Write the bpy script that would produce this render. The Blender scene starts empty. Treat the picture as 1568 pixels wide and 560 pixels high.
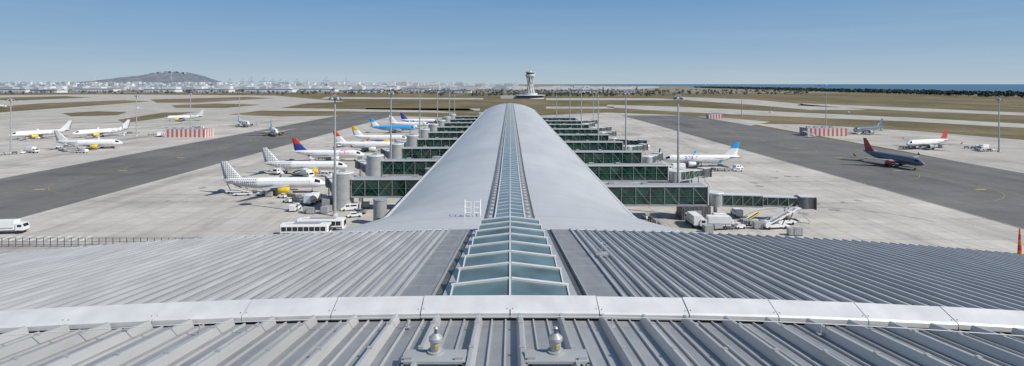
import bpy, math, random
import numpy as np
from mathutils import Vector, Matrix
random.seed(7); R=random.Random(11)
S=bpy.context.scene
S.view_settings.view_transform='Standard'; S.view_settings.look='None'; S.view_settings.exposure=0
CH=40.0
# ---------------------------------------------------------------- materials
def nodes(name):
    m=bpy.data.materials.new(name); m.use_nodes=True
    nt=m.node_tree; b=nt.nodes['Principled BSDF']
    return m,nt,b
def c4(c,k=1.0): return (min(1,c[0]*k),min(1,c[1]*k),min(1,c[2]*k),1)
_mc={}
def M(name,col,rough=.6,metal=0.,var=.10,scale=.6,stretch=(1,1,1),spec=.5,bump=0):
    if name in _mc: return _mc[name]
    m,nt,b=nodes(name)
    tc=nt.nodes.new('ShaderNodeTexCoord'); mp=nt.nodes.new('ShaderNodeMapping')
    mp.inputs['Scale'].default_value=stretch
    nt.links.new(tc.outputs['Object'],mp.inputs[0])
    n=nt.nodes.new('ShaderNodeTexNoise'); n.inputs['Scale'].default_value=scale; n.inputs['Detail'].default_value=6
    nt.links.new(mp.outputs[0],n.inputs[0])
    r=nt.nodes.new('ShaderNodeValToRGB'); r.color_ramp.elements[0].position=.3; r.color_ramp.elements[1].position=.7
    r.color_ramp.elements[0].color=c4(col,1-var); r.color_ramp.elements[1].color=c4(col,1+var)
    nt.links.new(n.outputs[0],r.inputs[0]); nt.links.new(r.outputs[0],b.inputs['Base Color'])
    b.inputs['Roughness'].default_value=rough; b.inputs['Metallic'].default_value=metal
    b.inputs['Specular IOR Level'].default_value=spec
    if bump:
        bp=nt.nodes.new('ShaderNodeBump'); bp.inputs['Strength'].default_value=bump; bp.inputs['Distance'].default_value=.1
        nt.links.new(n.outputs[0],bp.inputs['Height']); nt.links.new(bp.outputs[0],b.inputs['Normal'])
    _mc[name]=m; return m
def mixc(nt,fac,a,b,blend='MIX'):
    x=nt.nodes.new('ShaderNodeMix'); x.data_type='RGBA'; x.blend_type=blend
    for s,v in ((x.inputs[0],fac),(x.inputs[6],a),(x.inputs[7],b)):
        if hasattr(v,'links'): nt.links.new(v,s)
        elif isinstance(v,(int,float)): s.default_value=v
        else: s.default_value=c4(v) if len(v)==3 else v
    return x.outputs[2]
def noise(nt,co,scale,detail=5,rough=.5,stretch=None):
    if stretch:
        mp=nt.nodes.new('ShaderNodeMapping'); mp.inputs['Scale'].default_value=stretch
        nt.links.new(co,mp.inputs[0]); co=mp.outputs[0]
    n=nt.nodes.new('ShaderNodeTexNoise'); n.inputs['Scale'].default_value=scale
    n.inputs['Detail'].default_value=detail; n.inputs['Roughness'].default_value=rough
    nt.links.new(co,n.inputs[0]); return n.outputs[0]
def ramp(nt,f,stops):
    r=nt.nodes.new('ShaderNodeValToRGB'); e=r.color_ramp.elements
    e[0].position=stops[0][0]; e[0].color=(*stops[0][1],1); e[1].position=stops[-1][0]; e[1].color=(*stops[-1][1],1)
    for p,c in stops[1:-1]:
        q=e.new(p); q.color=(*c,1)
    nt.links.new(f,r.inputs[0]); return r.outputs[0]
def brick(nt,co,w,h,mort,c1,c2,cm,smooth=.4):
    br=nt.nodes.new('ShaderNodeTexBrick'); br.offset=0
    for k,v in (('Scale',1.),('Brick Width',w),('Row Height',h),('Mortar Size',mort),('Mortar Smooth',smooth),('Bias',0)):
        br.inputs[k].default_value=v
    br.inputs['Color1'].default_value=(*c1,1); br.inputs['Color2'].default_value=(*c2,1); br.inputs['Mortar'].default_value=(*cm,1)
    nt.links.new(co,br.inputs['Vector']); return br.outputs[0]
def slab_mat(name,c1,c2,joint,size,dirt=.35):
    m,nt,b=nodes(name); tc=nt.nodes.new('ShaderNodeTexCoord'); co=tc.outputs['Object']
    o=brick(nt,co,size,size,.10,c1,c2,joint)
    n1=ramp(nt,noise(nt,co,.03,6,.6),[(.35,(.80,.80,.80)),(.65,(1.08,1.07,1.05))])
    n2=ramp(nt,noise(nt,co,.35,8,.7),[(.25,(.82,.82,.82)),(.55,(1,1,1))])
    n3=ramp(nt,noise(nt,co,.05,5,.65,(1,.12,1)),[(.52,(1,1,1)),(.75,(1-dirt,)*3)])
    n4=ramp(nt,noise(nt,co,.05,5,.65,(.12,1,1)),[(.55,(1,1,1)),(.75,(1-dirt*.7,)*3)])
    for q in(n1,n2,n3,n4): o=mixc(nt,1.,o,q,'MULTIPLY')
    nt.links.new(o,b.inputs['Base Color']); b.inputs['Roughness'].default_value=.85; b.inputs['Specular IOR Level'].default_value=.25
    return m
concrete=slab_mat('apron_concrete',(.54,.51,.455),(.48,.455,.41),(.27,.26,.235),7.5,.45)
farpave=slab_mat('taxiway_concrete',(.47,.445,.395),(.44,.42,.375),(.30,.29,.265),15,.3)
asphalt=slab_mat('taxiway_asphalt',(.172,.169,.158),(.158,.155,.146),(.12,.12,.115),22,.35)
road_m=slab_mat('service_road_asphalt',(.13,.13,.128),(.12,.12,.118),(.10,.10,.10),30,.2)
def grass_mat(name,a,b_,c,tint=(.78,.82,.72)):
    m,nt,b=nodes(name); tc=nt.nodes.new('ShaderNodeTexCoord'); co=tc.outputs['Object']
    o=ramp(nt,noise(nt,co,.012,8,.65),[(.3,a),(.5,b_),(.7,c)])
    n=ramp(nt,noise(nt,co,.2,6,.7),[(.3,(.75,.75,.75)),(.7,(1.15,1.15,1.15))])
    o=mixc(nt,1.,o,n,'MULTIPLY')
    n=ramp(nt,noise(nt,co,.0035,5,.6,(1,.35,1)),[(.4,tint),(.6,(1.12,1.05,1.02))])
    o=mixc(nt,1.,o,n,'MULTIPLY')
    nt.links.new(o,b.inputs['Base Color']); b.inputs['Roughness'].default_value=.95; b.inputs['Specular IOR Level'].default_value=.1
    return m
grass=grass_mat('dry_grass',(.115,.107,.058),(.172,.146,.088),(.25,.205,.135))
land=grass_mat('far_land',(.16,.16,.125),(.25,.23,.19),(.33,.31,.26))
sea_m,nt,b=nodes('sea_water'); tc=nt.nodes.new('ShaderNodeTexCoord')
nt.links.new(ramp(nt,noise(nt,tc.outputs['Object'],.002,5,.6),[(.3,(.05,.13,.21)),(.7,(.07,.17,.26))]),b.inputs['Base Color'])
b.inputs['Roughness'].default_value=.55; b.inputs['Specular IOR Level'].default_value=.2
# pier roof metal
pier_m,nt,b=nodes('pier_roof_metal'); tc=nt.nodes.new('ShaderNodeTexCoord'); co=tc.outputs['Object']
mp=nt.nodes.new('ShaderNodeMapping'); mp.inputs['Location'].default_value=(45,0,0); nt.links.new(co,mp.inputs[0])
o=brick(nt,mp.outputs[0],90.,12.,.10,(.61,.60,.58),(.57,.562,.545),(.37,.37,.36),.3)
o=mixc(nt,1.,o,brick(nt,mp.outputs[0],200.,.9,.03,(1,1,1),(.975,.975,.975),(.90,.90,.90),.5),'MULTIPLY')
n1=ramp(nt,noise(nt,co,.12,6,.6,(1,.25,1)),[(.3,(.86,.86,.86)),(.7,(1.03,1.03,1.03))])
n2=ramp(nt,noise(nt,co,.9,6,.7,(.12,1,1)),[(.3,(.93,.93,.92)),(.7,(1.03,1.03,1.03))])
o=mixc(nt,1.,o,n1,'MULTIPLY'); o=mixc(nt,1.,o,n2,'MULTIPLY')
nt.links.new(o,b.inputs['Base Color']); b.inputs['Roughness'].default_value=.36; b.inputs['Metallic'].default_value=.08
bp=nt.nodes.new('ShaderNodeBump'); bp.inputs['Strength'].default_value=.25; bp.inputs['Distance'].default_value=.25
nt.links.new(noise(nt,co,.22,3,.5,(.4,1,1)),bp.inputs['Height']); nt.links.new(bp.outputs[0],b.inputs['Normal'])
# ribbed roof metal
roof_m,nt,b=nodes('ribbed_roof_metal'); tc=nt.nodes.new('ShaderNodeTexCoord'); co=tc.outputs['Object']
a1=ramp(nt,noise(nt,co,.9,5,.6,(1,.06,1)),[(.3,(.295,.295,.29)),(.7,(.385,.385,.38))])
a2=ramp(nt,noise(nt,co,1.6,8,.75,(1,.5,1)),[(.3,(.78,.78,.77)),(.7,(1.06,1.06,1.05))])
a3=ramp(nt,noise(nt,co,.35,6,.7,(1,.3,1)),[(.35,(.82,.82,.82)),(.6,(1.04,1.04,1.04))])
o=mixc(nt,1.,a1,a2,'MULTIPLY'); o=mixc(nt,1.,o,a3,'MULTIPLY')
o=mixc(nt,1.,o,brick(nt,co,1.06,400.,.0,(1.06,1.06,1.06),(.86,.86,.87),(.8,.8,.8)),'MULTIPLY')
nt.links.new(o,b.inputs['Base Color']); b.inputs['Roughness'].default_value=.42; b.inputs['Metallic'].default_value=.2
rib_m=M('roof_rib_metal',(.44,.44,.43),.4,.2,.16,1.2,(1,.1,1))
cap_m=M('white_cap_panel',(.63,.63,.615),.42,.1,.10,1.5)
white=M('white_paint',(.78,.78,.77),.35,0,.05,.5)
frame=M('white_frame',(.58,.59,.58),.45,0,.06,1)
steel=M('galvanised_steel',(.42,.43,.43),.45,.3,.12,1.5)
dsteel=M('dark_steel',(.12,.125,.13),.5,.3,.15,1)
dark=M('black_rubber',(.02,.02,.02),.7,0,.2,2)
gutter=M('dark_gutter',(.085,.09,.09),.6,.1,.2,1)
flatstrip=M('flat_roof_strip',(.28,.28,.275),.5,.25,.14,1.5,(1,.2,1))
skyglass=M('skylight_glass',(.10,.155,.165),.16,0,.4,.35,(1,1,1),.55)
gglass=M('green_glass',(.014,.050,.038),.08,0,.8,.35,(1,1,1),.6)
dglass=M('dark_window',(.02,.025,.03),.08,0,.2,1)
yellow=M('yellow_paint',(.75,.5,.02),.5,0,.08,1)
ymark=M('yellow_marking',(.36,.28,.10),.8,0,.3,.6)
wmark=M('white_marking',(.60,.59,.55),.8,0,.2,.6)
red=M('red_paint',(.62,.05,.04),.5,0,.1,1)
blue=M('navy_paint',(.03,.06,.30),.35,0,.08,1)
sky_blue=M('light_blue_paint',(.03,.33,.68),.35,0,.05,1)
orange=M('orange_paint',(.8,.22,.03),.5,0,.1,1)
greybody=M('slate_fuselage_paint',(.13,.16,.21),.35,.1,.08,1)
finred=M('dark_red_paint',(.42,.06,.045),.45,0,.1,1)
green=M('green_paint',(.06,.17,.12),.5,0,.1,1)
grey=M('grey_paint',(.33,.34,.34),.5,0,.1,1)
hv=M('pale_concrete_wall',(.5,.5,.48),.7,0,.1,.4)
dot_m,nt,b=nodes('dotted_tail_paint'); tc=nt.nodes.new('ShaderNodeTexCoord')
vo=nt.nodes.new('ShaderNodeTexVoronoi'); vo.inputs['Scale'].default_value=1.35; vo.inputs['Randomness'].default_value=0
mp=nt.nodes.new('ShaderNodeMapping'); mp.inputs['Scale'].default_value=(1,0,1); nt.links.new(tc.outputs['Object'],mp.inputs[0]); nt.links.new(mp.outputs[0],vo.inputs['Vector'])
nt.links.new(ramp(nt,vo.outputs['Distance'],[(.30,(.22,.23,.25)),(.36,(.75,.75,.74))]),b.inputs['Base Color']); b.inputs['Roughness'].default_value=.4
# ---------------------------------------------------------------- mesh builder
class MB:
    def __init__(s): s.v=[];s.f=[];s.mi=[];s.sm=[];s.mats=[]
    def slot(s,m):
        if m not in s.mats: s.mats.append(m)
        return s.mats.index(m)
    def add(s,vs,fs,m,smooth=False):
        o=len(s.v); s.v.extend([tuple(v) for v in vs]); i=s.slot(m)
        for f in fs: s.f.append(tuple(o+k for k in f)); s.mi.append(i); s.sm.append(smooth)
    def box(s,c,d,m,rz=0,rx=0,ry=0):
        h=[x/2 for x in d]; vs=[]
        Rm=Matrix.Rotation(rz,3,'Z')@Matrix.Rotation(ry,3,'Y')@Matrix.Rotation(rx,3,'X')
        for x in(-1,1):
            for y in(-1,1):
                for z in(-1,1): vs.append(Rm@Vector((x*h[0],y*h[1],z*h[2]))+Vector(c))
        s.add(vs,[(0,1,3,2),(4,6,7,5),(0,4,5,1),(2,3,7,6),(0,2,6,4),(1,5,7,3)],m)
    def beam(s,p0,p1,w,h,m,up=(0,0,1)):
        p0=Vector(p0);p1=Vector(p1);d=(p1-p0).normalized();u=Vector(up)
        if abs(d.dot(u))>.98:u=Vector((0,1,0))
        a=d.cross(u).normalized();c=a.cross(d).normalized();vs=[]
        for p in(p0,p1):
            for q,r in((-1,-1),(1,-1),(1,1),(-1,1)): vs.append(p+a*(q*w/2)+c*(r*h/2))
        s.add(vs,[(0,1,2,3),(7,6,5,4),(0,4,5,1),(1,5,6,2),(2,6,7,3),(3,7,4,0)],m)
    def cyl(s,p0,p1,r0,r1,n,m,caps=True):
        p0=Vector(p0);p1=Vector(p1);d=(p1-p0).normalized();u=Vector((0,0,1)) if abs(d.z)<.9 else Vector((1,0,0))
        a=d.cross(u).normalized();c=a.cross(d);vs=[]
        for p,r in((p0,r0),(p1,r1)):
            for k in range(n): t=2*math.pi*k/n; vs.append(p+a*(math.cos(t)*r)+c*(math.sin(t)*r))
        s.add(vs,[(k,(k+1)%n,n+(k+1)%n,n+k) for k in range(n)],m,n>6)
        if caps:
            s.add(vs[:n],[tuple(range(n))],m); s.add(vs[n:],[tuple(range(n))],m)
    def loft(s,rings,m,smooth=True,capa=True,capb=True,mf=None):
        n=len(rings[0])
        if mf is None:
            s.add([p for r in rings for p in r],[(i*n+k,i*n+(k+1)%n,(i+1)*n+(k+1)%n,(i+1)*n+k) for i in range(len(rings)-1) for k in range(n)],m,smooth)
        else:
            o=len(s.v); s.v.extend([tuple(p) for r in rings for p in r])
            for i in range(len(rings)-1):
                for k in range(n):
                    s.f.append((o+i*n+k,o+i*n+(k+1)%n,o+(i+1)*n+(k+1)%n,o+(i+1)*n+k)); s.mi.append(s.slot(mf(i,k))); s.sm.append(smooth)
        if capa:s.add(rings[0],[tuple(range(n))],m)
        if capb:s.add(rings[-1],[tuple(range(n))],m)
    def mesh(s,name):
        me=bpy.data.meshes.new(name); me.from_pydata(s.v,[],s.f)
        for m in s.mats: me.materials.append(m)
        me.polygons.foreach_set('material_index',s.mi); me.polygons.foreach_set('use_smooth',s.sm); me.update(); return me
    def obj(s,name,loc=(0,0,0),rz=0):
        return place(s.mesh(name),name,loc,rz)
def place(me,name,loc=(0,0,0),rz=0,sc=1):
    o=bpy.data.objects.new(name,me); o.location=loc; o.rotation_euler=(0,0,rz); o.scale=(sc,)*3
    S.collection.objects.link(o); return o
def G(px,py):      # survey helper: bearing / depression -> ground coordinates
    d=34000./(py-128.); return ((px-781)/850.*d,d)
def poly(name,pts,z,m):
    b=MB(); b.add([(x,y,z) for x,y in pts],[tuple(range(len(pts)))],m); return b.obj(name)
def polys(name,lst,z,m):
    b=MB()
    for k,pts in enumerate(lst): b.add([(x,y,z) for x,y in pts],[tuple(range(len(pts)))],m)
    return b.obj(name)
# ---------------------------------------------------------------- ground
b=MB(); b.add([(-40000,-400,-.3),(2500,-400,-.3),(2650,12000,-.3),(2500,45000,-.3),(-40000,45000,-.3)],[(0,1,2,3,4)],land); b.obj('ground')
b=MB(); b.add([(2400,-400,-.4),(45000,-400,-.4),(45000,45000,-.4),(2400,45000,-.4)],[(0,1,2,3)],sea_m); b.obj('sea')
poly('airfield_grass',[(-2200,60),(1500,60),(1500,2400),(-2600,2400)],-.2,grass)
gp=lambda L:[G(x,y) for x,y in L]
poly('left_airfield_pavement',gp([(-400,240),(-400,150),(150,144),(420,146),(560,158),(735,176),(735,186),(400,240)]),-.15,farpave)
polys('taxiway_grass_island',[gp(L) for L in [
 [(95,173),(150,170),(195,171),(180,176),(110,178)],[(262,161),(330,158),(400,160),(345,165),(270,165)],
 [(350,175),(400,169),(520,170),(735,173),(735,181),(560,176),(430,178)],
 [(-60,168),(60,158),(190,153),(230,155),(80,166),(-60,176)],[(430,165),(470,158),(560,154),(700,160),(730,170),(560,167)],
 [(230,152),(380,148),(420,150),(300,157),(240,157)],[(180,183),(250,172),(300,171),(250,180),(190,188)],
 [(-40,150),(100,147),(140,149),(20,154)]]],-.10,grass)
poly('right_remote_apron',gp([(1150,189),(1230,190),(1400,200),(1568,214),(1900,240),(1900,330),(1400,234)]),-.12,farpave)
polys('right_taxiway_pavement',[gp(L) for L in [
 [(820,177),(930,172),(1040,176),(1120,181),(1180,186),(1150,192),(900,190),(820,186)],
 [(930,160),(1040,163),(1180,170),(1400,180),(1700,196),(1700,203),(1400,186),(1150,176),(1020,170),(930,164)],
 [(1040,148),(1150,152),(1240,160),(1330,168),(1240,168),(1150,160),(1050,153)],
 [(1230,158),(1400,165),(1700,178),(1700,182),(1400,170),(1220,161)]]],-.10,farpave)
polys('far_cross_taxiway',[gp(L) for L in [[(560,165),(735,166),(735,169),(560,168)],[(836,150),(1000,150),(1060,153),(836,153)],[(836,163),(940,163),(940,166),(836,166)],
  [(500,148),(740,150),(740,152),(490,151)]]],-.10,farpave)
poly('apron',[(-146,60),(141,60),(141,640),(-146,640)],0,concrete)
poly('remote_apron',[(-520,60),(-212,60),(-212,560),(-520,560)],0,concrete)
poly('left_taxiway',[(-215,60),(-146,60),(-146,760),(-215,760)],.01,asphalt)
poly('right_taxiway',[(141,60),(230,60),(230,700),(141,700)],.01,asphalt)
polys('service_road',[[(24,90),(33,90),(33,560),(24,560)],[(-33,90),(-24,90),(-24,560),(-33,560)],[(-140,108),(-50,108),(-50,116),(-140,116)]],.02,road_m)
mk=MB()
def stripe(x0,y0,x1,y1,w,m=ymark,z=.04):
    d=Vector((x1-x0,y1-y0,0)).normalized(); n=Vector((-d.y,d.x,0))*w/2
    mk.add([(x0-n.x,y0-n.y,z),(x1-n.x,y1-n.y,z),(x1+n.x,y1+n.y,z),(x0+n.x,y0+n.y,z)],[(0,1,2,3)],m)
def arc(cx,cy,r,a0,a1,w,m=ymark,n=14):
    for k in range(n):
        t0=math.radians(a0+(a1-a0)*k/n);t1=math.radians(a0+(a1-a0)*(k+1)/n)
        stripe(cx+r*math.cos(t0),cy+r*math.sin(t0),cx+r*math.cos(t1),cy+r*math.sin(t1),w,m)
for sx in(-1,1):
    xc=sx*185; stripe(xc,60,xc,690,.22)
    for k in range(9):
        y=200+42*k if sx<0 else 186+41*k
        stripe(sx*70,y,sx*150,y,.18); arc(sx*150,y+35,35,-90,-90+sx*90,.18) 
        for q in(-1,1): stripe(sx*64,y+q*19,sx*126,y+q*19,.18,wmark)
    stripe(sx*132,60,sx*132,640,.2,wmark); stripe(sx*141.5,60,sx*141.5,640,.2,wmark)
    stripe(sx*23.6,90,sx*23.6,560,.2,wmark); stripe(sx*34,90,sx*34,560,.2,wmark)
    for k in range(12):
        y=120+45*k; stripe(sx*(185-9),y,sx*(185-5),y+.01,1.3,M('apron_sign_yellow',(.5,.36,.06),.8))
for k in range(9): stripe(-130+k*2.6,141,-130.8+k*2.6,146,1.1,wmark)
arc(95,150,30,20,150,.2,road_m); arc(96,128,22,-20,120,.25,wmark)
mk.obj('apron_markings')
b=MB(); stain=M('tyre_stain',(.30,.285,.26),.9,0,.35,.5)
for k in range(9):
    for sx in(-1,1):
        y=(200 if sx<0 else 186)+41.5*k
        for q in range(9):
            x=sx*R.uniform(62,125); yy=y+R.uniform(-16,14); r=R.uniform(.5,1.7); n=9
            b.add([(x+r*R.uniform(.6,1.5)*math.cos(6.283*t/n),yy+r*R.uniform(.6,1.5)*math.sin(6.283*t/n),.055+.004*q) for t in range(n)],[tuple(range(n))],stain)
b.obj('oil_stains')
# ---------------------------------------------------------------- main hall roofs
MY0,MY1=15.0,62.0
def RZ(x,y): return CH-16.34+(62-y)*.125-2.8*(x/57.)**2
def NZ(x,y): return CH-6.1+(14.3-y)*.144-.42*(x/13.8)**2
def grid(b,fx,xs,ys,m,smooth=True):
    n=len(xs); b.add([(x,y,fx(x,y)) for y in ys for x in xs],[(j*n+i,j*n+i+1,(j+1)*n+i+1,(j+1)*n+i) for j in range(len(ys)-1) for i in range(n-1)],m,smooth)
def ribs(b,fx,ks,sp,y0,y1,bw,tw,h,m,off=0):
    for k in ks:
        x=k*sp+off; vs=[]
        for y in(y0,y1):
            z=fx(x,y)
            for dx,dz in((-bw/2,-.02),(-tw/2,h),(tw/2,h),(bw/2,-.02)): vs.append((x+dx,y,z+dz))
        b.add(vs,[(0,1,5,4),(1,2,6,5),(2,3,7,6),(0,3,2,1),(4,5,6,7)],m)
hall=bpy.data.objects.new('terminal_hall',None); S.collection.objects.link(hall)
def child(b,name,par):
    o=b.obj(name); o.parent=par; return o
b=MB(); grid(b,RZ,[-80+k*4 for k in range(41)],[MY0,30,46,MY1],roof_m); child(b,'middle_roof',hall)
b=MB(); ks=[k for k in range(-74,75) if abs(k*1.06)>7.0]; ribs(b,RZ,ks,1.06,MY0,MY1-.15,.30,.17,.21,rib_m)
ribs(b,RZ,ks,1.06,MY0,MY1-.15,.08,.05,.06,rib_m,.53)
child(b,'middle_roof_ribs',hall)
b=MB()
for sx in(-1,1):
    for x0,x1,dz,m in((3.45,4.0,.18,steel),(4.0,4.5,.03,gutter),(4.5,6.7,.12,flatstrip),(4.55,4.62,.22,steel),(6.6,6.8,.26,rib_m)):
        vs=[]
        for y in(MY0+2,MY1-.1):
            for x in(x0,x1):
                for z in(-.1,dz): vs.append((sx*x,y,RZ(x,y)+z))
        b.add(vs,[(1,3,7,5),(0,1,5,4),(2,3,7,6),(0,1,3,2),(4,5,7,6)],m)
    for k in range(14):
        y=MY0+5+k*3.1; b.box((sx*5.6,y,RZ(5.6,y)+.13),(2.1,.05,.04),steel,0,-.1244)
child(b,'skylight_gutters',hall)
b=MB(); pts=[]
for k in range(40):
    x0,x1=-80+k*4,-76+k*4
    z0,z1=RZ(x0,MY1),RZ(x1,MY1)
    b.add([(x0,MY1-.1,z0+.06),(x1,MY1-.1,z1+.06),(x1,MY1+.25,z1+.06),(x0,MY1+.25,z0+.06),(x0,MY1+.25,z0-.5),(x1,MY1+.25,z1-.5)],[(0,1,2,3),(3,2,5,4)],cap_m)
child(b,'roof_eave',hall)
b=MB(); b.box((0,35,10),(150,50,20),hv)
for k in range(-18,19): b.box((k*4,60.2,9),(3.6,.3,14),gglass)
b.box((0,10,15),(150,9.5,30),hv); b.box((0,-5,16),(150,20,32),hv)
child(b,'hall_walls',hall)
b=MB(); n=8; y0=27.0; st=(61.6-y0)/n
for k in range(n):
    ya=y0+k*st; yb=ya+st-.12; za=RZ(0,ya)+.25; zb=RZ(0,yb)+1.15
    for sx in(-1,1):
        P=lambda x,y,z:(sx*x,y,z)
        e=3.2; rz=.38
        b.add([P(0,ya,za+rz),P(e,ya,za),P(e,yb,zb),P(0,yb,zb+rz)],[(0,1,2,3)],skyglass)
        b.beam(P(0.08,ya,za+rz),P(e,ya,za),.10,.10,frame); b.beam(P(0.08,yb,zb+rz),P(e+.1,yb,zb),.26,.16,frame)
        b.beam(P(e,ya,za+.01),P(e,yb,zb+.01),.08,.14,frame)
        b.add([P(e+.02,ya,za-.5),P(e+.02,ya,za),P(e+.02,yb,zb),P(e+.02,yb,zb-1.4)],[(0,1,2,3)],steel)
        b.add([P(0,yb+.02,zb+rz),P(e,yb+.02,zb),P(e,yb+.02,zb-1.3),P(0,yb+.02,zb-1.3)],[(0,1,2,3)],steel)
    b.beam((0,ya,za+rz+.02),(0,yb,zb+rz+.02),.10,.12,frame)
child(b,'ridge_skylight',hall)
b=MB(); grid(b,NZ,[-24+k*1.5 for k in range(33)],[-8,3,14.3],roof_m); child(b,'near_roof',hall)
b=MB(); ribs(b,NZ,range(-22,23),1.06,-8,14.28,.22,.07,.20,rib_m,.25); ribs(b,NZ,range(-22,23),1.06,-8,14.28,.05,.03,.05,rib_m,.60); ribs(b,NZ,range(-22,23),1.06,-8,14.28,.05,.03,.05,rib_m,.95)
for k in range(-22,23):   # fixing clips
    for y in(9.5,11.6,13.4): b.box((k*1.06+.25,y,NZ(k*1.06+.25,y)+.21),(.10,.09,.05),steel)
child(b,'near_roof_ribs',hall)
b=MB()
W=2.33
for k in range(-10,10):
    for (a,c) in((k*W+.014,(k+1)*W-.014),):
        j=R.uniform(-.012,.012)
        za=-.42*(a/13.8)**2+CH+j; zc=-.42*(c/13.8)**2+CH+j
        sec=[(15.05,-5.74),(14.47,-5.93),(14.42,-5.97),(14.42,-6.09),(15.05,-6.09)]
        ra=[(a,y,za+z) for y,z in sec]; rc=[(c,y,zc+z) for y,z in sec]
        b.loft([ra,rc],cap_m,False)
        for x,zz in((a+.06,za),(c-.06,zc)): b.cyl((x,14.55,zz-5.9),(x,14.55,zz-5.885),.012,.012,6,dsteel)
child(b,'white_ridge_cap',hall)
b=MB()
for k in range(-24,24):
    z=CH-.42*((k+.5)/13.8)**2; b.box((k+.5,14.85,z-6.4),(1.0,.3,.62),gutter)
b.box((0,15.0,CH-10),(48,.25,7.2),hv)
child(b,'ridge_upstand',hall)
def vent(x,y):
    z=NZ(x,y); b=MB()
    b.box((0,-.25,.24),(1.25,.5,.05),grey)
    for q in(-.6,.6): b.box((q,-.25,.17),(.05,.5,.14),steel)
    for q in(-.5,.5): b.cyl((q,-.2,0),(q,-.2,.22),.03,.03,8,dsteel); b.box((q,-.42,.29),(.16,.05,.06),steel)
    b.cyl((0,-.1,.26),(0,-.1,.30),.17,.17,20,steel); b.cyl((0,-.1,.30),(0,-.1,.5),.11,.11,20,steel); b.cyl((0,-.1,.5),(0,-.1,.56),.14,.14,20,steel)
    b.cyl((0,-.1,.56),(0,-.1,.64),.14,.05,20,steel); b.cyl((0,-.1,.64),(0,-.1,.74),.03,.03,12,dsteel); b.cyl((0,-.1,.74),(0,-.1,.77),.05,.03,12,steel)
    b.box((.04,-.215,.4),(.07,.02,.09),M('yellow_label',(.5,.42,.12),.6))
    b.obj('roof_vent',(x,y,z))
vent(-1.5,11.3); vent(.92,11.3)
b=MB(); prev=None
for k in range(-40,41):
    x=k*.5; y=13.6-.010*x*x*.35; z=NZ(x,y)+.30; p=(x,y,z)
    if prev: b.cyl(prev,p,.011,.011,5,frame,False)
    prev=p
    if k%10==5:
        b.cyl((x,y,z-.28),p,.018,.018,8,steel); b.box((x,y,z-.24),(.16,.12,.02),steel)
b.obj('safety_lifeline_cable')
x,y=7.6,46; z=RZ(x,y); b=MB(); b.box((0,0,.32),(1.0,.8,.1),steel); b.cyl((0,0,.3),(0,0,1.1),.04,.03,8,steel); b.cyl((0,0,.95),(.5,0,.9),.03,.03,6,steel); b.box((0,0,1.15),(.2,.2,.12),frame); b.obj('roof_anemometer',(x,y,z))
x,y=56,61; z=RZ(x,y); b=MB()
for k in range(5): b.cyl((0,0,k*.6),(0,0,(k+1)*.6),.22-.03*k,.19-.03*k,10,(red if k%2 else orange))
b.box((0,0,.03),(.7,.7,.1),steel); b.obj('obstacle_marker_post',(x,y,z))
# ---------------------------------------------------------------- pier
pier=bpy.data.objects.new('terminal_pier',None); S.collection.objects.link(pier)
PE=540.
def hr(y): return 21.0+2.45*max(0,(125-y)/63.)**1.6
def L(y):
    t=max(0,(106-y))/16.; return 23+4.4*t*t
def PZ(u,y): 
    e=15.0; return e+(hr(y)-e)*(1-abs(u)**2.1)
us=[-1+k/22. for k in range(45)]
ys=[62.3+k*3 for k in range(23)]+[131+k*6 for k in range(69)]; ys=[y for y in ys if y<PE]+[PE]
b=MB(); n=len(us)
b.add([(u*L(y),y,PZ(u,y)) for y in ys for u in us],[(j*n+i,j*n+i+1,(j+1)*n+i+1,(j+1)*n+i) for j in range(len(ys)-1) for i in range(n-1)],pier_m,True)
child(b,'vaulted_roof',pier)
b=MB()
for sx in(-1,1):
    for j in range(len(ys)-1):
        a,c=ys[j],ys[j+1]
        b.beam((sx*L(a),a,15.0),(sx*L(c),c,15.0),.5,.45,cap_m)
    b.box((sx*19.5,(100+PE)/2,7.3),(1,PE-100,14.6),gglass)
    for k in range(54):
        y=104+8*k; b.box((sx*20.2,y,7.2),(.35,.35,14.4),frame)
    for z in(4.2,9.6,14.4): b.box((sx*20.05,(100+PE)/2,z),(.3,PE-100,.7),hv)
vs=[(u*23,PE+.05,PZ(u,PE)) for u in us]+[(23,PE+.05,0),(-23,PE+.05,0)]
b.add(vs,[tuple(range(len(vs)))],gglass)
child(b,'walls_and_gutters',pier)
b=MB()
def pr(y): return hr(y)
segs=[62.4+3*k for k in range(int((PE-62)/3))]
for i,y in enumerate(segs[:-1]):
    a,c=y,segs[i+1]; za,zc=pr(a),pr(c)
    for sx in(-1,1):
        b.add([(0,a,za+.55),(sx*1.75,a,za+.32),(sx*1.75,c,zc+.32),(0,c,zc+.55)],[(0,1,2,3)],skyglass)
        b.beam((0.05*sx,a,za+.58),(sx*1.75,a,za+.35),.12,.08,frame)
        b.add([(sx*1.75,a,za+.40),(sx*1.95,a,za+.40),(sx*1.95,c,zc+.40),(sx*1.75,c,zc+.40)],[(0,1,2,3)],frame)
        b.add([(sx*1.95,a,za+.40),(sx*1.97,a,za+.12),(sx*1.97,c,zc+.12),(sx*1.95,c,zc+.40)],[(0,1,2,3)],steel)
        b.add([(sx*1.97,a,za+.10),(sx*2.95,a,za+.08),(sx*2.95,c,zc+.08),(sx*1.97,c,zc+.10)],[(0,1,2,3)],flatstrip)
        b.add([(sx*2.95,a,za+.16),(sx*3.12,a,za+.16),(sx*3.12,c,zc+.16),(sx*2.95,c,zc+.16)],[(0,1,2,3)],gutter)
        b.box((sx*2.45,a+1.5,za+.2),(.35,.35,.18),frame)
    b.beam((0,a,za+.6),(0,c,zc+.6),.14,.1,frame)
child(b,'ridge_skylight_strip',pier)
b=MB(); zz=hr(72)-.4
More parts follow.
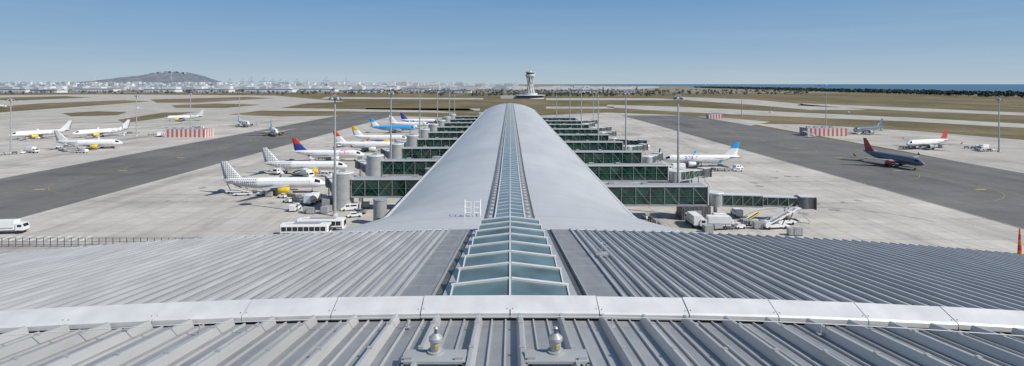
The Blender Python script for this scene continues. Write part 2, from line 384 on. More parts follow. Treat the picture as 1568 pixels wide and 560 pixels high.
for x in(-1.0,-.2,.2,1.0): b.cyl((x,0,0),(x,0,2.2),.06,.06,8,white)
for z in(.8,1.5,2.2): 
    b.cyl((-1,0,z),(-.2,0,z),.05,.05,8,white); b.cyl((.2,0,z),(1,0,z),.05,.05,8,white)
    b.cyl((-1,0,z),(-1,1.4,z),.05,.05,8,white); b.cyl((1,0,z),(1,1.4,z),.05,.05,8,white)
for x in(-1,1): b.cyl((x,1.4,0),(x,1.4,2.2),.06,.06,8,white)
b.obj('access_railing',(-4.9,72,zz))
# ---------------------------------------------------------------- fixed glass boarding bridges
def boarding_bridge(L0,L1,end):
    b=MB(); ln=L1-L0; xc=(L0+L1)/2
    b.box((xc,0,9.85),(ln,4.6,.35),frame); b.box((xc,0,10.12),(ln-1,3.4,.2),steel); b.box((xc,0,4.3),(ln,4.6,.5),grey)
    b.box((xc,0,7.1),(ln-.4,3.9,5.1),gglass)
    for s in(-1,1):
        y=s*2.1; n=max(4,int(ln/4)); w=ln/n
        for k in range(n+1): b.box((L0+k*w,y,7.1),(.14,.2,5.15),grey)
        for k in range(n):
            xa,xb=L0+k*w,L0+(k+1)*w
            b.beam((xa,y,4.6),(xb,y,9.6),.09,.08,green,(0,1,0)); b.beam((xa,y+s*.1,9.6),(xb,y+s*.1,4.6),.09,.08,green if k%2 else grey,(0,1,0))
        b.box((xc,s*2.12,7.0),(ln,.1,.10),green)
    for x in(L0+8,L1-2.5): 
        for s in(-1.5,1.5): b.cyl((x,s,0),(x,s,4.1),.3,.3,10,hv)
    for x in(L0+10,L0+20): b.box((x,0,10.5),(1.6,1.2,.6),grey)
    if end=='cyl':
        b.cyl((L1+3.2,0,0),(L1+3.2,0,11.6),3.3,3.3,28,steel); b.cyl((L1+3.2,0,11.6),(L1+3.2,0,12),3.45,3.3,28,frame); b.box((L1+3.2,0,12.4),(1.6,1.6,.8),grey)
        for z in(3.5,7,10.4): b.cyl((L1+3.2,0,z),(L1+3.2,0,z+.12),3.36,3.36,28,grey)
    else:
        b.box((L1-3.5,0,2.0),(8.5,5.2,4.0),dsteel); b.box((L1-3.5,-2.65,1.6),(3,.1,2.6),grey)
        for k in range(6): b.box((L1-7+k*1.4,-2.63,2.1),(.08,.1,3.6),grey)
        b.box((L1+.1,0,7.2),(.3,4.8,5.6),frame)
    return b.mesh('boarding_bridge')
def jetbridge(l1=11,l2=12):
    b=MB()
    b.cyl((0,0,0),(0,0,3.9),.55,.55,14,frame); b.cyl((0,0,3.9),(0,0,7.6),2.3,2.3,20,grey); b.cyl((0,0,7.6),(0,0,7.9),2.5,2.3,20,frame)
    for (x0,x1,w,z0,z1) in((1.8,l1+2,3.3,4.1,7.3),(l1+.5,l1+l2,2.7,4.35,6.95)):
        xc=(x0+x1)/2; ln=x1-x0
        b.box((xc,0,z1),(ln,w,.25),frame); b.box((xc,0,z0),(ln,w,.4),grey); b.box((xc,0,(z0+z1)/2),(ln-.1,w-.35,z1-z0-.3),gglass)
        n=int(ln/2.4)
        for s in(-1,1):
            for k in range(n+1): b.box((x0+k*ln/n,s*(w/2-.1),(z0+z1)/2),(.16,.14,z1-z0),grey)
            for k in range(n): b.beam((x0+k*ln/n,s*(w/2-.08),z0),(x0+(k+1)*ln/n,s*(w/2-.08),z1),.1,.08,grey,(0,1,0))
    X=l1+l2
    b.cyl((X+1.2,0,3.9),(X+1.2,0,7.2),2.1,2.1,16,dsteel); b.box((X+3.1,0,5.5),(2.2,3.4,3.1),dsteel); b.box((X+4.3,0,5.5),(.5,3.8,3.4),dark); b.box((X+2.2,0,7.3),(4,3.4,.2),frame)
    x=X-3; b.box((x,0,1.2),(.6,3.6,.4),yellow)
    for s in(-1,1):
        b.box((x,s*1.6,2.9),(.4,.35,3.2),grey); b.cyl((x,s*1.5-.25,.55),(x,s*1.5+.25,.55),.55,.55,14,dark)
    for k in range(12): b.box((X-1+k*.33,-2.4,3.9-k*.32),(.34,1.0,.06),steel)
    for q in(-1.9,-2.9): b.beam((X-1,q,5),(X+2.7,q,1.3),.06,.06,frame); b.beam((X-1,q,4),(X+2.7,q,.3),.06,.2,frame)
    return b.mesh('jet_bridge')
jm=jetbridge(); jm_s=jetbridge(7,8)
bl=boarding_bridge(20,50,'cyl'); brr=boarding_bridge(20,58,'box')
for k in range(9):
    place(bl,'boarding_bridge',(0,177+42*k,0),math.pi); place(brr,'boarding_bridge',(0,165+41*k,0),0)
for k in range(9):
    y=177+42*k; place(jm_s,'jet_bridge',(-55.5,y+3,0),math.radians(118+R.uniform(-4,4)))
for k in range(9):
    y=165+41*k; ang=[-8,34,60,50,-20,55,40,62,30][k]
    place(jm if k in(0,) else jm_s,'jet_bridge',(61,y,0),math.radians(ang))
b=MB(); b.cyl((0,0,0),(0,0,7),1.9,1.9,22,grey); b.cyl((0,0,7),(0,0,7.3),2.05,2.0,22,steel); b.box((0,-1.9,1.2),(1,.2,2.2),dsteel)
sm=b.mesh('ventilation_tower')
for x,y in((-37,158),(-31,215),(-33,250)): place(sm,'ventilation_tower',(x,y,0))
# ---------------------------------------------------------------- light masts
def mast(h):
    b=MB(); b.cyl((0,0,0),(0,0,.8),.9,.8,12,hv); b.cyl((0,0,.8),(0,0,h-1),.46,.22,14,steel)
    b.cyl((0,0,h-1.2),(0,0,h-1),1.4,1.5,16,steel)
    for k in range(10):
        t=2*math.pi*k/10; c,s_=math.cos(t),math.sin(t)
        b.box((c*1.5,s_*1.5,h-1.5),(.55,.7,.5),frame if k%2 else dsteel,t,0,.5); b.beam((0,0,h-.2),(c*1.4,s_*1.4,h-1),.07,.07,steel)
    b.cyl((0,0,h-1),(0,0,h+.4),.12,.05,8,steel); return b.mesh('floodlight_mast')
m37=mast(37); m32=mast(32)
for k in range(5):
    place(m37,'floodlight_mast',(-53,168+79*k,0)); place(m37,'floodlight_mast',(51.5,170+77*k,0))
for y in(318,425,497,587): place(m32,'floodlight_mast',(-286,y,0))
for y in(327,506,690): place(m32,'floodlight_mast',(288,y,0))
for x,y in((-60,600),(52,620),(90,600)): place(m32,'floodlight_mast',(x,y,0))
# ---------------------------------------------------------------- airliners
def text_polys(s,size):
    cu=bpy.data.curves.new('t','FONT'); cu.body=s; cu.size=size; cu.resolution_u=2
    o=bpy.data.objects.new('t',cu); S.collection.objects.link(o); dg=bpy.context.evaluated_depsgraph_get()
    me=bpy.data.meshes.new_from_object(o.evaluated_get(dg)); vs=[tuple(v.co) for v in me.vertices]; fs=[tuple(p.vertices) for p in me.polygons]
    bpy.data.objects.remove(o); bpy.data.curves.remove(cu); bpy.data.meshes.remove(me); return vs,fs
def airliner(body=white,fin=white,rear=None,engine=white,belly=None,fin2=None,text=None,tcol=blue,tside=-1,tx=6,tsize=2.6,wing=grey):
    b=MB(); N=24; X=lambda q:18.8-q
    st=[(0,.06,3.3),(.3,.45,3.32),(.9,.85,3.4),(1.7,1.22,3.5),(2.6,1.55,3.62),(3.6,1.8,3.72),(5,1.95,3.8),(6.5,1.98,3.8),(14,1.98,3.8),(20,1.98,3.8),(24,1.98,3.8),(27,1.84,3.92),(30,1.5,4.18),(33,1.05,4.52),(35.5,.62,4.78),(37.2,.3,4.92),(37.6,.12,4.95)]
    rings=[[(X(q),r*math.cos(2*math.pi*k/N),z+r*math.sin(2*math.pi*k/N)) for k in range(N)] for q,r,z in st]
    def mf(i,k):
        a=(k+.5)*360/N; e=a if a<=90 else (180-a if a<=270 else a-360)
        if i in(3,4) and 22<e<60 and (i==4 or e<60): return dglass
        if rear and i>=10: return rear
        if belly and e<-12: return belly
        return body
    b.loft(rings,body,True,mf=mf)
    for s in(-1,1):
        for k in range(44):
            x=X(6+k*.55); z=4.35; y=math.sqrt(1.98**2-(z-3.8)**2)+.01
            b.add([(x,s*y,z-.17),(x+.26,s*y,z-.17),(x+.26,s*(y-.04),z+.17),(x,s*(y-.04),z+.17)],[(0,1,2,3)],dglass)
        for q in(5.2,31.):
            b.box((X(q),s*(1.93 if q<10 else 1.37),4.2),(.06,.08,1.7),grey)
    def prof(c,t): return [(0,0),(.06*c,t*.6),(.3*c,t),(.7*c,t*.6),(c,0),(.7*c,-t*.35),(.3*c,-t*.6),(.06*c,-t*.4)]
    for s in(-1,1):
        rg=[]
        for y,le,ch,z,t in((1.0,12.0,7.6,2.75,.55),(1.9,12.5,7.2,2.85,.5),(6.2,14.8,4.9,3.2,.3),(16.6,20.4,1.7,4.25,.1),(17,20.9,1.3,4.3,.07)):
            rg.append([(X(le+dx),s*y,z+dz) for dx,dz in prof(ch,t)])
        b.loft(rg,wing)
        b.add([(X(20.7),s*17,4.3),(X(22.3),s*17,4.3),(X(22.6),s*17.4,5.6),(X(21.9),s*17.4,5.6)],[(0,1,2,3)],fin2 or body)
        b.add([(X(20.7),s*17.06,4.3),(X(22.3),s*17.06,4.3),(X(22.6),s*17.46,5.6),(X(21.9),s*17.46,5.6)],[(0,1,2,3)],fin2 or body)
        for fy in(4.2,8.5,12): b.loft([[(X(17.5+fy*.2+dx),s*(fy+w),2.95+.1*(fy-2)*.6-.25+dz) for w,dz in((-.12,.1),(.12,.1),(.12,-.12),(-.12,-.12))] for dx in(0,2.6)],wing,False)
        rg=[]
        for y,le,ch,z,t in((.3,32.0,4.2,4.75,.22),(6.2,35.6,1.6,5.35,.08)): rg.append([(X(le+dx),s*y,z+dz) for dx,dz in prof(ch,t)])
        b.loft(rg,wing)
        er=[]
        for q,r in((10.9,1.02),(11.05,1.14),(11.9,1.22),(13.4,1.16),(14.8,.9),(15.0,.78)): er.append([(X(q),s*5.75+r*math.cos(2*math.pi*k/20),2.05+r*math.sin(2*math.pi*k/20)) for k in range(20)])
        b.loft(er,engine,True,False,False)
        b.cyl((X(10.92),s*5.75,2.05),(X(11.5),s*5.75,2.05),1.0,.9,20,steel,False); b.cyl((X(11.5),s*5.75,2.05),(X(11.45),s*5.75,2.05),.9,.9,20,dark)
        b.cyl((X(11.4),s*5.75,2.05),(X(11.0),s*5.75,2.05),.3,.05,12,grey); b.cyl((X(14.9),s*5.75,2.05),(X(16.2),s*5.75,2.05),.62,.3,14,dsteel)
        b.loft([[(X(q),s*5.75+w,z) for w,z in((-.18,z0),(.18,z0),(.18,z1),(-.18,z1))] for q,z0,z1 in((11.9,3.0,3.25),(14.5,2.7,3.4),(17,2.9,3.2))],wing,False)
        b.cyl((X(17.9),s*3.8,.6),(X(17.9),s*3.6,3),.16,.2,10,steel)
        for w in(-.45,.12): b.cyl((X(17.9),s*3.8+w,.6),(X(17.9),s*3.8+w+.36,.6),.6,.6,16,dark)
    b.cyl((X(5),0,.4),(X(4.8),0,2.2),.1,.13,10,steel)
    for w in(-.35,.1): b.cyl((X(5),w,.4),(X(5),w+.25,.4),.4,.4,14,dark)
    b.loft([[(X(q),w*1.7*sc,2.35+dz*sc) for w,dz in((-1,.5),(-.9,-.3),(-.4,-.7),(.4,-.7),(.9,-.3),(1,.5))] for q,sc in((11,.3),(13,1),(19.5,1),(22,.3))],belly or body)
    secs=[(5.2,28.0,8.6,.28),(5.9,30.2,6.3,.26),(8.8,32.9,4.3,.18),(11.75,35.5,2.3,.1)]
    rg=[[(X(le+dx),dz,z) for dx,dz in [(0,0),(.1*ch,t*.7),(.35*ch,t),(.75*ch,t*.5),(ch,0),(.75*ch,-t*.5),(.35*ch,-t),(.1*ch,-t*.7)]] for z,le,ch,t in secs]
    b.loft(rg,fin,True,mf=(lambda i,k:(fin2 if fin2 and i==2 else fin)))
    if text:
        vs,fs=text_polys(text,tsize); o=[]
        w=max(v[0] for v in vs)
        for x,z,_ in vs:
            zz=3.9+z-.1; yy=math.sqrt(max(.1,1.98**2-(zz-3.8)**2))+.03
            if tside<0:o.append((X(tx)-w+x,-yy,zz))
            else:o.append((X(tx)-x,yy,zz))
        b.add(o,fs,tcol)
    return b.mesh('airliner')
vu=airliner(fin=dot_m,engine=yellow,rear=dot_m)
cs=airliner(fin=blue,fin2=red,text='CSA',tcol=red,tx=7,tsize=3.0,engine=white)
ae=airliner(fin=white,fin2=red,rear=None,engine=white)
yt=airliner(fin=white,fin2=yellow,engine=yellow)
kl=airliner(body=sky_blue,fin=white,fin2=sky_blue,belly=grey,engine=grey)
kb=airliner(body=white,fin=blue,fin2=blue,belly=blue,engine=blue)
ra=airliner(body=white,fin=white,fin2=sky_blue,text='anair',tcol=blue,tside=1,tx=10.5,tsize=3.2)
sl=airliner(body=greybody,fin=finred,fin2=finred,rear=None,engine=finred,belly=greybody,text=None)
sp=airliner(fin=sky_blue,engine=yellow,rear=sky_blue)
wh=airliner(); dk=airliner(body=white,fin=finred,fin2=finred,belly=grey,engine=grey); dgf=airliner(body=greybody,fin=greybody,belly=grey,engine=grey)
og=airliner(fin=orange,fin2=orange)
rd=math.radians
for me,x,y,h in ((vu,-86.5,203,3),(vu,-91,246,1),(cs,-94,287,-2),(ae,-86,329,0),(yt,-87,371,0),(kl,-96,455,2),(kb,-88,540,0),(wh,-90,497,0),
    (ra,92,268,180),(sl,187,272,-84),(dgf,288,446,205),(dk,258,343,200),
    (sp,-184,432,-60),(vu,-346,410,238),(vu,-310,422,235),(vu,-258,340,10),(vu,-352,600,200),(wh,-250,520,-50),(og,-835,900,0)):
    place(me,'airliner',(x,y,0.02),rd(h))
# ---------------------------------------------------------------- ground vehicles
def wheels(b,xs,w,r=.45):
    for x in xs:
        for s in(-1,1): b.cyl((x,s*(w/2-.12),r),(x,s*(w/2+.05),r),r,r,12,dark)
def bus():
    b=MB(); sec=lambda w,x:[(x,-w,.4),(x,w,.4),(x,w*1.0,2.6),(x,w*.9,3.0),(x,-w*.9,3.0),(x,-w,2.6)]
    b.loft([sec(1.3,-6.3),sec(1.5,-6.1),sec(1.5,6.0),sec(1.3,6.4)],white,False)
    for s in(-1,1):
        for k in range(8): b.box((-5.2+k*1.45,s*1.5,1.9),(1.25,.06,1.1),dglass)
        b.box((0,s*1.51,.75),(12,.05,.35),green)
    b.box((6.42,0,1.8),(.06,2.4,1.5),dglass); b.box((0,0,3.08),(8,1.6,.18),grey); b.box((-4,0,3.2),(1.6,1.6,.2),white); wheels(b,(-4,4),3); return b.mesh('apron_bus')
def van(col=white):
    b=MB(); P=[(-2.5,.4),(2.6,.4),(2.7,1.0),(1.9,1.25),(1.2,2.1),(-2.4,2.2),(-2.5,2.0)]
    b.loft([[(x,y,z) for x,z in P] for y in(-.95,.95)],col,False)
    for s in(-1,1): b.box((.6,s*.96,1.6),(1.1,.04,.5),dglass); b.box((-1.2,s*.96,1.6),(1.8,.04,.45),dglass)
    b.add([(1.92,-.8,1.28),(1.92,.8,1.28),(1.25,.8,2.05),(1.25,-.8,2.05)],[(0,1,2,3)],dglass); wheels(b,(-1.6,1.7),1.9,.36); return b.mesh('service_van')
def car(col):
    b=MB(); P=[(-2.1,.35),(2.1,.35),(2.15,.8),(1.1,.95),(.5,1.45),(-1.2,1.48),(-1.9,1.0),(-2.15,.9)]
    b.loft([[(x,y,z) for x,z in P] for y in(-.85,.85)],col,False)
    for s in(-1,1): b.box((-.3,s*.86,1.2),(1.7,.03,.34),dglass)
    b.add([(1.12,-.75,.99),(1.12,.75,.99),(.54,.7,1.44),(.54,-.7,1.44)],[(0,1,2,3)],dglass); wheels(b,(-1.3,1.35),1.75,.32); return b.mesh('service_car')
def truck(col=white,box=white):
    b=MB(); b.box((0,0,.8),(8,2.2,.35),dsteel); b.loft([[(x,y,z) for x,z in((2.2,.9),(4.1,.9),(4.2,1.8),(3.8,2.7),(2.2,2.8))] for y in(-1.2,1.2)],col,False)
    b.box((-1.1,0,2.3),(6,2.4,2.5),box); b.add([(4.22,-1,1.85),(4.22,1,1.85),(3.85,1,2.6),(3.85,-1,2.6)],[(0,1,2,3)],dglass)
    for s in(-1,1): b.box((3.2,s*1.21,2.1),(1,.03,.6),dglass); b.box((-1.1,s*1.21,1.6),(5.6,.03,.3),grey)
    wheels(b,(-2.6,2.9),2.4,.5); return b.mesh('service_truck')
def stairs():
    b=MB(); b.box((0,0,.8),(7,2,.4),white); b.loft([[(x,y,z) for x,z in((2.2,1),(3.8,1),(3.7,1.8),(3.1,2.2),(2.2,2.2))] for y in(-1,1)],white,False)
    for k in range(16): b.box((2.6-k*.42,0,1.3+k*.2),(.42,1.5,.06),steel)
    for s in(-.85,.85): b.beam((3,s,1.3),(-4,s,4.5),.08,.35,white); b.beam((3,s,2.3),(-4,s,5.5),.06,.06,frame)
    for k in range(8):
        for s in(-.85,.85): b.beam((2.8-k*.9,s,1.4+k*.41),(2.8-k*.9,s,2.4+k*.41),.05,.05,frame)
    b.box((-4.6,0,4.5),(1.6,1.8,.15),white); b.beam((-2,0,1),(-3.6,0,4),.2,.2,dsteel); wheels(b,(-2.3,2.6),2,.42); return b.mesh('boarding_stairs_truck')
def tug():
    b=MB(); b.box((0,0,.7),(2.6,1.4,.7),white); b.box((-.5,0,1.6),(1.1,1.3,.08),white); 
    for x in(-1,0):
        for s in(-.6,.6): b.beam((x,s,1),(x,s,1.6),.06,.06,dsteel)
    wheels(b,(-.9,.9),1.4,.34)
    for k in range(3):
        x=-3.6-3.1*k; b.box((x,0,.55),(2.6,1.4,.12),grey); b.box((x,0,1.05),(2.3,1.3,.85),[dsteel,grey,steel][k]); wheels(b,(x-.9,x+.9),1.4,.24); b.beam((x+1.3,0,.5),(x+1.8,0,.5),.08,.08,dsteel)
    return b.mesh('baggage_tractor_train')
def loader():
    b=MB(); b.box((0,0,.6),(6,1.8,.4),white); b.beam((-3,0,.8),(3.4,0,2.6),.9,.15,dark); b.beam((-3,.5,1),(3.4,.5,2.8),.06,.3,white); b.beam((-3,-.5,1),(3.4,-.5,2.8),.06,.3,yellow); wheels(b,(-2,2),1.8,.34); return b.mesh('belt_loader')
def container():
    b=MB(); b.box((0,0,1),(2.2,1.5,1.6),steel); b.box((0,0,1.85),(2.25,1.55,.1),grey); b.box((0,0,.15),(2.3,1.6,.12),dsteel)
    for x in(-.7,0,.7): b.box((x,-.77,1),(.07,.04,1.5),grey)
    return b.mesh('cargo_container')
BUS,VAN,CAR,CAR2,TR,TR2,STR,TUG,LD,CT=bus(),van(),car(white),car(M('silver',(.4,.41,.42),.35,.5)),truck(),truck(yellow,grey),stairs(),tug(),loader(),container()
def P(me,px,py,h,nm=None):
    x,y=G(px,py); place(me,nm or me.name.split('.')[0],(x,y,.03),rd(h))
P(BUS,468,359.5,2);P(BUS,492,351,3);P(TR,14,357,8);P(CAR,543,332,20);P(CAR2,551,327,0);P(VAN,535,322,200)
P(VAN,452,322,90);P(TUG,400,299,180);P(LD,372,299,190);P(TUG,432,303,170);P(STR,362,296,0);P(TR2,505,318,90);P(CT,497,326,0);P(CT,503,324,20)
P(TUG,440,310,160);P(CT,470,326,10);P(CT,476,327,0);P(TR,480,312,80);P(CT,412,301,0);P(LD,420,262,180);P(CAR,585,346,5);P(CT,560,318,0)
for px,py in((455,268),(470,272),(500,270),(430,266)): P(R.choice([TUG,LD,VAN,TR]),px,py,R.uniform(0,360))
for px,py in((480,244),(505,246),(560,246),(545,235),(575,232),(525,225),(585,225),(600,215),(560,218)): P(R.choice([TUG,LD,VAN,TR,CT]),px,py,R.uniform(0,360))
P(TR,1094,350,175);P(TUG,1118,346,185);P(TUG,1133,350,10);P(STR,1200,344,195);P(STR,1188,350,190);P(CT,1213,360,0);P(CT,1221,360,5);P(VAN,1105,338,0);P(CAR,1130,262,0)
P(TR,1062,345,90);P(LD,1150,342,30);P(CT,1085,356,0);P(CAR2,1050,330,90);P(VAN,1130,259,30);P(TUG,1080,262,180);P(TR2,1000,252,80);P(LD,1075,270,90)
P(VAN,1128,330,90);P(CT,1140,345,20);P(CT,1160,350,0);P(TUG,990,335,100)
for px,py in((1040,282),(1035,262),(985,262),(1000,245),(975,236),(1010,235),(960,228),(990,225)): P(R.choice([TUG,LD,VAN,TR,CT,CAR]),px,py,R.uniform(0,360))
for px,py in((245,209),(252,205),(185,208),(190,205),(150,210),(100,232),(165,226),(125,234),(90,226),(375,193),(385,192),(395,191),(40,213),(35,235),(48,234),(60,212),(310,196)): P(R.choice([TUG,VAN,TR,STR,CT,TUG]),px,py,R.uniform(0,360))
for px,py in((1410,228),(1440,226),(1505,230),(1512,229),(1520,231),(1315,206),(1350,200),(1240,210),(1090,181),(1498,228)): P(R.choice([TUG,VAN,TR,CT,STR]),px,py,R.uniform(0,360))
for px,py in((30,155),(210,166),(300,178),(690,183),(880,184),(1180,172),(1300,175)): P(R.choice([VAN,TR,CAR]),px,py,R.uniform(0,360))
stripe_red=M('faded_red_paint',(.50,.13,.10),.6,0,.15,1)
def striped(w,d,h):
    b=MB(); n=int(w/1.6)
    b.box((0,0,h/2-.1),(w-.2,d-.2,h-.4),hv); b.box((0,0,h-.15),(w-.8,d-.8,.3),grey)
    for s in(-1,1):
        for k in range(n): b.box((-w/2+(k+.5)*w/n,s*d/2,h/2),(w/n,.2,h),stripe_red if k%2 else frame)
        m=int(d/1.6)
        for k in range(m): b.box((s*w/2,-d/2+(k+.5)*d/m,h/2),(.2,d/m-.02,h),stripe_red if k%2 else frame)
    for k in range(4): b.box((-w/2+4+k*w/5,1,h+.5),(2.5,2,1),grey)
    return b.mesh('striped_equipment_enclosure')
sm=striped(30,12,6)
x,y=G(290,209); place(sm,'striped_equipment_enclosure',(x,y,0)); x,y=G(1260,207); place(sm,'striped_equipment_enclosure',(x,y,0))
x,y=G(1094,181); place(striped(16,8,5),'striped_equipment_enclosure',(x,y,0))
b=MB(); n=46
for k in range(n+1):
    x=-150+k*1.7; b.beam((x,0,0),(x,0,2.3),.12,.12,dsteel)
for z in(.6,1.4,2.2): b.beam((-150,0,z),(-150+n*1.7,0,z),.06,.08,dsteel)
b.obj('security_fence',(0,136,0),0)
b=MB(); b.box((0,0,3),(60,14,6),hv); b.box((0,0,6.2),(61,15,.4),frame)
for k in range(10): b.box((-26+k*5.8,-7.1,2.2),(3.6,.1,3.4),dsteel)
b.obj('ground_service_building',(-5,640,0))
# ---------------------------------------------------------------- control tower
tw=MB()
tw.cyl((0,0,0),(0,0,9),38,36,32,hv); tw.cyl((0,0,9),(0,0,10),42,40,32,frame); tw.cyl((0,0,3),(0,0,7),38.3,37.7,32,dglass); tw.cyl((0,0,10),(0,0,15),20,19,24,hv)
tw.box((-55,0,4),(50,25,8),hv)
tw.cyl((0,0,10),(0,0,60),4.5,4.5,16,hv)
for k in range(10):
    for s in(-1,1):
        a0=2*math.pi*k/10; a1=a0+s*1.1
        p0=(13*math.cos(a0),13*math.sin(a0),9); pm=(6.5*math.cos((a0+a1)/2),6.5*math.sin((a0+a1)/2),38); p1=(11*math.cos(a1),11*math.sin(a1),60)
        tw.beam(p0,pm,1.3,1.3,frame); tw.beam(pm,p1,1.3,1.3,frame)
tw.cyl((0,0,58),(0,0,61),10,13,24,hv); tw.cyl((0,0,61),(0,0,66),13,13,24,frame); tw.cyl((0,0,66),(0,0,70),9.5,12,24,dglass); tw.cyl((0,0,70),(0,0,72),13,12.5,24,hv)
tw.cyl((0,0,72),(0,0,75),4,3,12,frame); tw.cyl((0,0,75),(0,0,86),.5,.2,8,steel); tw.cyl((5,0,72),(5,0,80),.3,.15,8,steel)
tw.obj('control_tower',((812-781)/850*1500,1500,0))
# ---------------------------------------------------------------- hill, city, port
hill_m=grass_mat('hazy_hillside',(.115,.140,.170),(.145,.172,.20),(.20,.22,.245),(.94,.95,.96))  # aerial haze painted into the hillside's blue-grey base colours
city_m=[M('hazy_white_wall',(.62,.64,.66),.8,0,.1,.01),M('hazy_grey_wall',(.38,.43,.48),.8,0,.1,.01),M('hazy_beige_wall',(.50,.50,.49),.8,0,.1,.01),M('hazy_roof',(.26,.31,.37),.8,0,.1,.01)]  # far walls and roofs: distance haze mixed into paler, bluish base colours
prof=[(60,127.5),(100,126.5),(150,124.5),(180,121),(205,117),(225,115.5),(240,112.5),(262,110),(285,110.5),(297,114),(306,120),(316,125),(340,127.5)]
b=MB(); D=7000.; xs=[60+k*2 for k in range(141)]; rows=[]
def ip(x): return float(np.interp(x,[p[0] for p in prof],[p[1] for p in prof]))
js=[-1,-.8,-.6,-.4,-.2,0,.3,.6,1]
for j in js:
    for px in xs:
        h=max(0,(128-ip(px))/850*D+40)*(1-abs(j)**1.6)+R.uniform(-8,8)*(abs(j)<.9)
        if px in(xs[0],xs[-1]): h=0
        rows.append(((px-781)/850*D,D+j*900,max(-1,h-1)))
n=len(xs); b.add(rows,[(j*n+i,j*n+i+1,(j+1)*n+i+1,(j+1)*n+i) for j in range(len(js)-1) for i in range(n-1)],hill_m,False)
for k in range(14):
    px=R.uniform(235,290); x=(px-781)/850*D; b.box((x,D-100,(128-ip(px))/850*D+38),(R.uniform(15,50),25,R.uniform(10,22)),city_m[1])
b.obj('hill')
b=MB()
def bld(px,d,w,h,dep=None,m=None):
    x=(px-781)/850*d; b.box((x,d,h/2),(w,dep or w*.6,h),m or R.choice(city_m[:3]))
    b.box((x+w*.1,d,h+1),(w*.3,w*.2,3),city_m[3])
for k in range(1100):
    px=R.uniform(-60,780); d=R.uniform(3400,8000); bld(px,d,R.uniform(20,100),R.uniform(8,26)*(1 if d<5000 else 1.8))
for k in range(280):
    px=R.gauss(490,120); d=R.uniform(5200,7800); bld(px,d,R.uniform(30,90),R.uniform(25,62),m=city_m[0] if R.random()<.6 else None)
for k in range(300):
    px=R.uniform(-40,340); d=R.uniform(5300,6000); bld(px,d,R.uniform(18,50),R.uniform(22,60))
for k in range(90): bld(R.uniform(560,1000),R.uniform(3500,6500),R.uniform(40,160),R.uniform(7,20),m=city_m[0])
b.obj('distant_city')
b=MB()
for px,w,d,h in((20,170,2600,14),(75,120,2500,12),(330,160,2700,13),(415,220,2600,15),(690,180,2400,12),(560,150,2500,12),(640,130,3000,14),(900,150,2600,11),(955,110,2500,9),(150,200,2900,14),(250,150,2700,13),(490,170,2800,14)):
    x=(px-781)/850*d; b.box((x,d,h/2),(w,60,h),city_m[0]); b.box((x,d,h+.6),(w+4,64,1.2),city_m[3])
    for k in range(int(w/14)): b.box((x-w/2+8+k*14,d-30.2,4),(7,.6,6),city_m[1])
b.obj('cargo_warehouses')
b=MB()
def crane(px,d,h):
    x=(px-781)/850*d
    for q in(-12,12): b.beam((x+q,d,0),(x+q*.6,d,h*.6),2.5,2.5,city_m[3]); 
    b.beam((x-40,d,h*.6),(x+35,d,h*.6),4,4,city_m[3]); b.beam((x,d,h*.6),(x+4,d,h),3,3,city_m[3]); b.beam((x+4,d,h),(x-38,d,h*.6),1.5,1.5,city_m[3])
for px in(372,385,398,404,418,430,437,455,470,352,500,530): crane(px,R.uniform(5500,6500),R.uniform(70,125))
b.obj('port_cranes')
b=MB()
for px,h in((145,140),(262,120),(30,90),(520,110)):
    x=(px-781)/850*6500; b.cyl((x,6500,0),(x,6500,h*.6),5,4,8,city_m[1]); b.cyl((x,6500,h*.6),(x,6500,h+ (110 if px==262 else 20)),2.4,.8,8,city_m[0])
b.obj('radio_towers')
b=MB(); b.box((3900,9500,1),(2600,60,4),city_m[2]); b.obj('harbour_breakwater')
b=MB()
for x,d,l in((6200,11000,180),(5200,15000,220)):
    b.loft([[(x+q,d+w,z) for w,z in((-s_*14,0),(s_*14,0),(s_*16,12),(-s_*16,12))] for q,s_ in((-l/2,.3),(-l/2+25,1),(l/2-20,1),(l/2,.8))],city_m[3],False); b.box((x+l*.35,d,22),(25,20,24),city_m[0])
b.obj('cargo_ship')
# ---------------------------------------------------------------- distant tree masses
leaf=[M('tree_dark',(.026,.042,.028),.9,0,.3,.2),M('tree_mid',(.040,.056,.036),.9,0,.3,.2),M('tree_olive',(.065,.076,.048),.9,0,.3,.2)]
leaf2=[M('tree_hazy_dark',(.055,.075,.07),.9,0,.3,.2),M('tree_hazy_mid',(.08,.096,.088),.9,0,.3,.2),M('tree_hazy_olive',(.115,.12,.105),.9,0,.3,.2)]  # leaf colours paled to carry distance haze
bark=M('bark',(.10,.08,.06),.9,0,.2,1)
def trees(name,pts,hr_,lf,nq=36):
    b=MB(); rng=np.random.default_rng(5)
    for x,y in pts:
        h=R.uniform(*hr_); w=h*R.uniform(.4,.65); b.cyl((x,y,-.3),(x+R.uniform(-.5,.5),y,h*.6),h*.03,h*.015,5,bark,False)
        for q in range(nq):
            u=rng.normal(size=3); u/=np.linalg.norm(u)+1e-6; r=rng.uniform(.35,1)**.6
            cx,cy,cz=x+u[0]*w*r,y+u[1]*w*r,h*.58+u[2]*h*.40*r; s_=h*rng.uniform(.10,.24)
            a=rng.normal(size=3);a/=np.linalg.norm(a);c=np.cross(a,rng.normal(size=3));c/=np.linalg.norm(c)+1e-6
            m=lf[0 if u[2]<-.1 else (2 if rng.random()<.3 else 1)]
            b.add([(cx+a[0]*s_,cy+a[1]*s_,cz+a[2]*s_),(cx+c[0]*s_,cy+c[1]*s_,cz+c[2]*s_),(cx-a[0]*s_,cy-a[1]*s_,cz-a[2]*s_),(cx-c[0]*s_*.8,cy-c[1]*s_*.8,cz-c[2]*s_*.8)],[(0,1,2,3)],m)
    b.obj(name)
pts=[(R.uniform(1380,1620)+(y-1300)*.10,y) for y in [1250+4200*R.random()**1.25 for _ in range(1700)]]
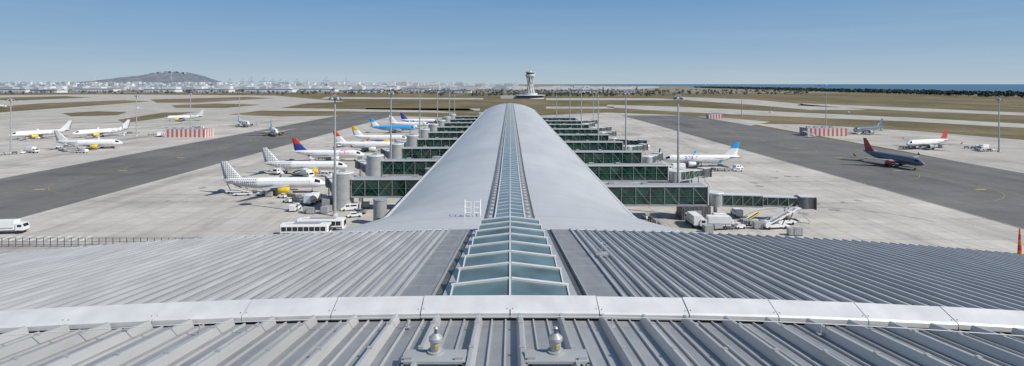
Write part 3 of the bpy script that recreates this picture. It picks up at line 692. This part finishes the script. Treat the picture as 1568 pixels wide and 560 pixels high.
trees('distant_pine_belt',pts,(10,18),leaf,28)
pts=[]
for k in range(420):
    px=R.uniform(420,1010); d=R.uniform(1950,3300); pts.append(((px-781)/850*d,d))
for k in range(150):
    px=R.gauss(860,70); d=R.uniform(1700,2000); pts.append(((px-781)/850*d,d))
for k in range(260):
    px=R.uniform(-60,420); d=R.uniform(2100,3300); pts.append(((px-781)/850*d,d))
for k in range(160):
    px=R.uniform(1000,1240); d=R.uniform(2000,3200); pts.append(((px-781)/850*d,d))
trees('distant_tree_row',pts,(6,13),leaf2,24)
# ---------------------------------------------------------------- light
sd=Vector((.90,-.42,.92)).normalized()
el=math.asin(sd.z); az=math.atan2(sd.x,sd.y)
w=bpy.data.worlds.new('World'); S.world=w; w.use_nodes=True; nt=w.node_tree
bg=nt.nodes['Background']; sk=nt.nodes.new('ShaderNodeTexSky'); sk.sky_type='NISHITA'; sk.sun_disc=False
sk.sun_elevation=el; sk.sun_rotation=az; sk.altitude=0; sk.air_density=1.0; sk.dust_density=.4; sk.ozone_density=2.5
STR_=.10
# low-level haze layer: the yellow horizon of the clean-air model is replaced by pale blue haze, by elevation
tc=nt.nodes.new('ShaderNodeTexCoord'); sx_=nt.nodes.new('ShaderNodeSeparateXYZ'); nt.links.new(tc.outputs['Generated'],sx_.inputs[0])
hz=ramp(nt,sx_.outputs[2],[(0.,(.44,.54,.60)),(.02,(.39,.51,.61)),(.06,(.28,.43,.60)),(.16,(.14,.305,.545)),(.4,(.09,.21,.45))])
cl=ramp(nt,noise(nt,tc.outputs['Generated'],3.,7,.6,(1,1,14)),[(.5,(1,1,1)),(.8,(1.10,1.06,1.03))])
hz=mixc(nt,1.,hz,cl,'MULTIPLY')
sc=nt.nodes.new('ShaderNodeVectorMath'); sc.operation='SCALE'; sc.inputs[3].default_value=1/STR_; nt.links.new(hz,sc.inputs[0])
fac=ramp(nt,sx_.outputs[2],[(.0,(1,1,1)),(.2,(.9,.9,.9)),(.5,(.2,.2,.2))])
nt.links.new(mixc(nt,fac,sk.outputs[0],sc.outputs[0]),bg.inputs[0]); bg.inputs[1].default_value=STR_
sl_=bpy.data.lights.new('sun','SUN'); sl_.energy=4.8; sl_.angle=math.radians(.5); sl_.color=(1,.96,.90)
so=bpy.data.objects.new('sun',sl_); so.rotation_euler=sd.to_track_quat('Z','Y').to_euler(); S.collection.objects.link(so)
cam=bpy.data.cameras.new('camera'); cam.sensor_width=36; cam.lens=36*850/1568; cam.shift_y=-152/1568; cam.shift_x=3/1568; cam.clip_start=.1; cam.clip_end=90000
co_=bpy.data.objects.new('camera',cam); co_.location=(0,0,CH); co_.rotation_euler=(math.pi/2,0,0); S.collection.objects.link(co_); S.camera=co_
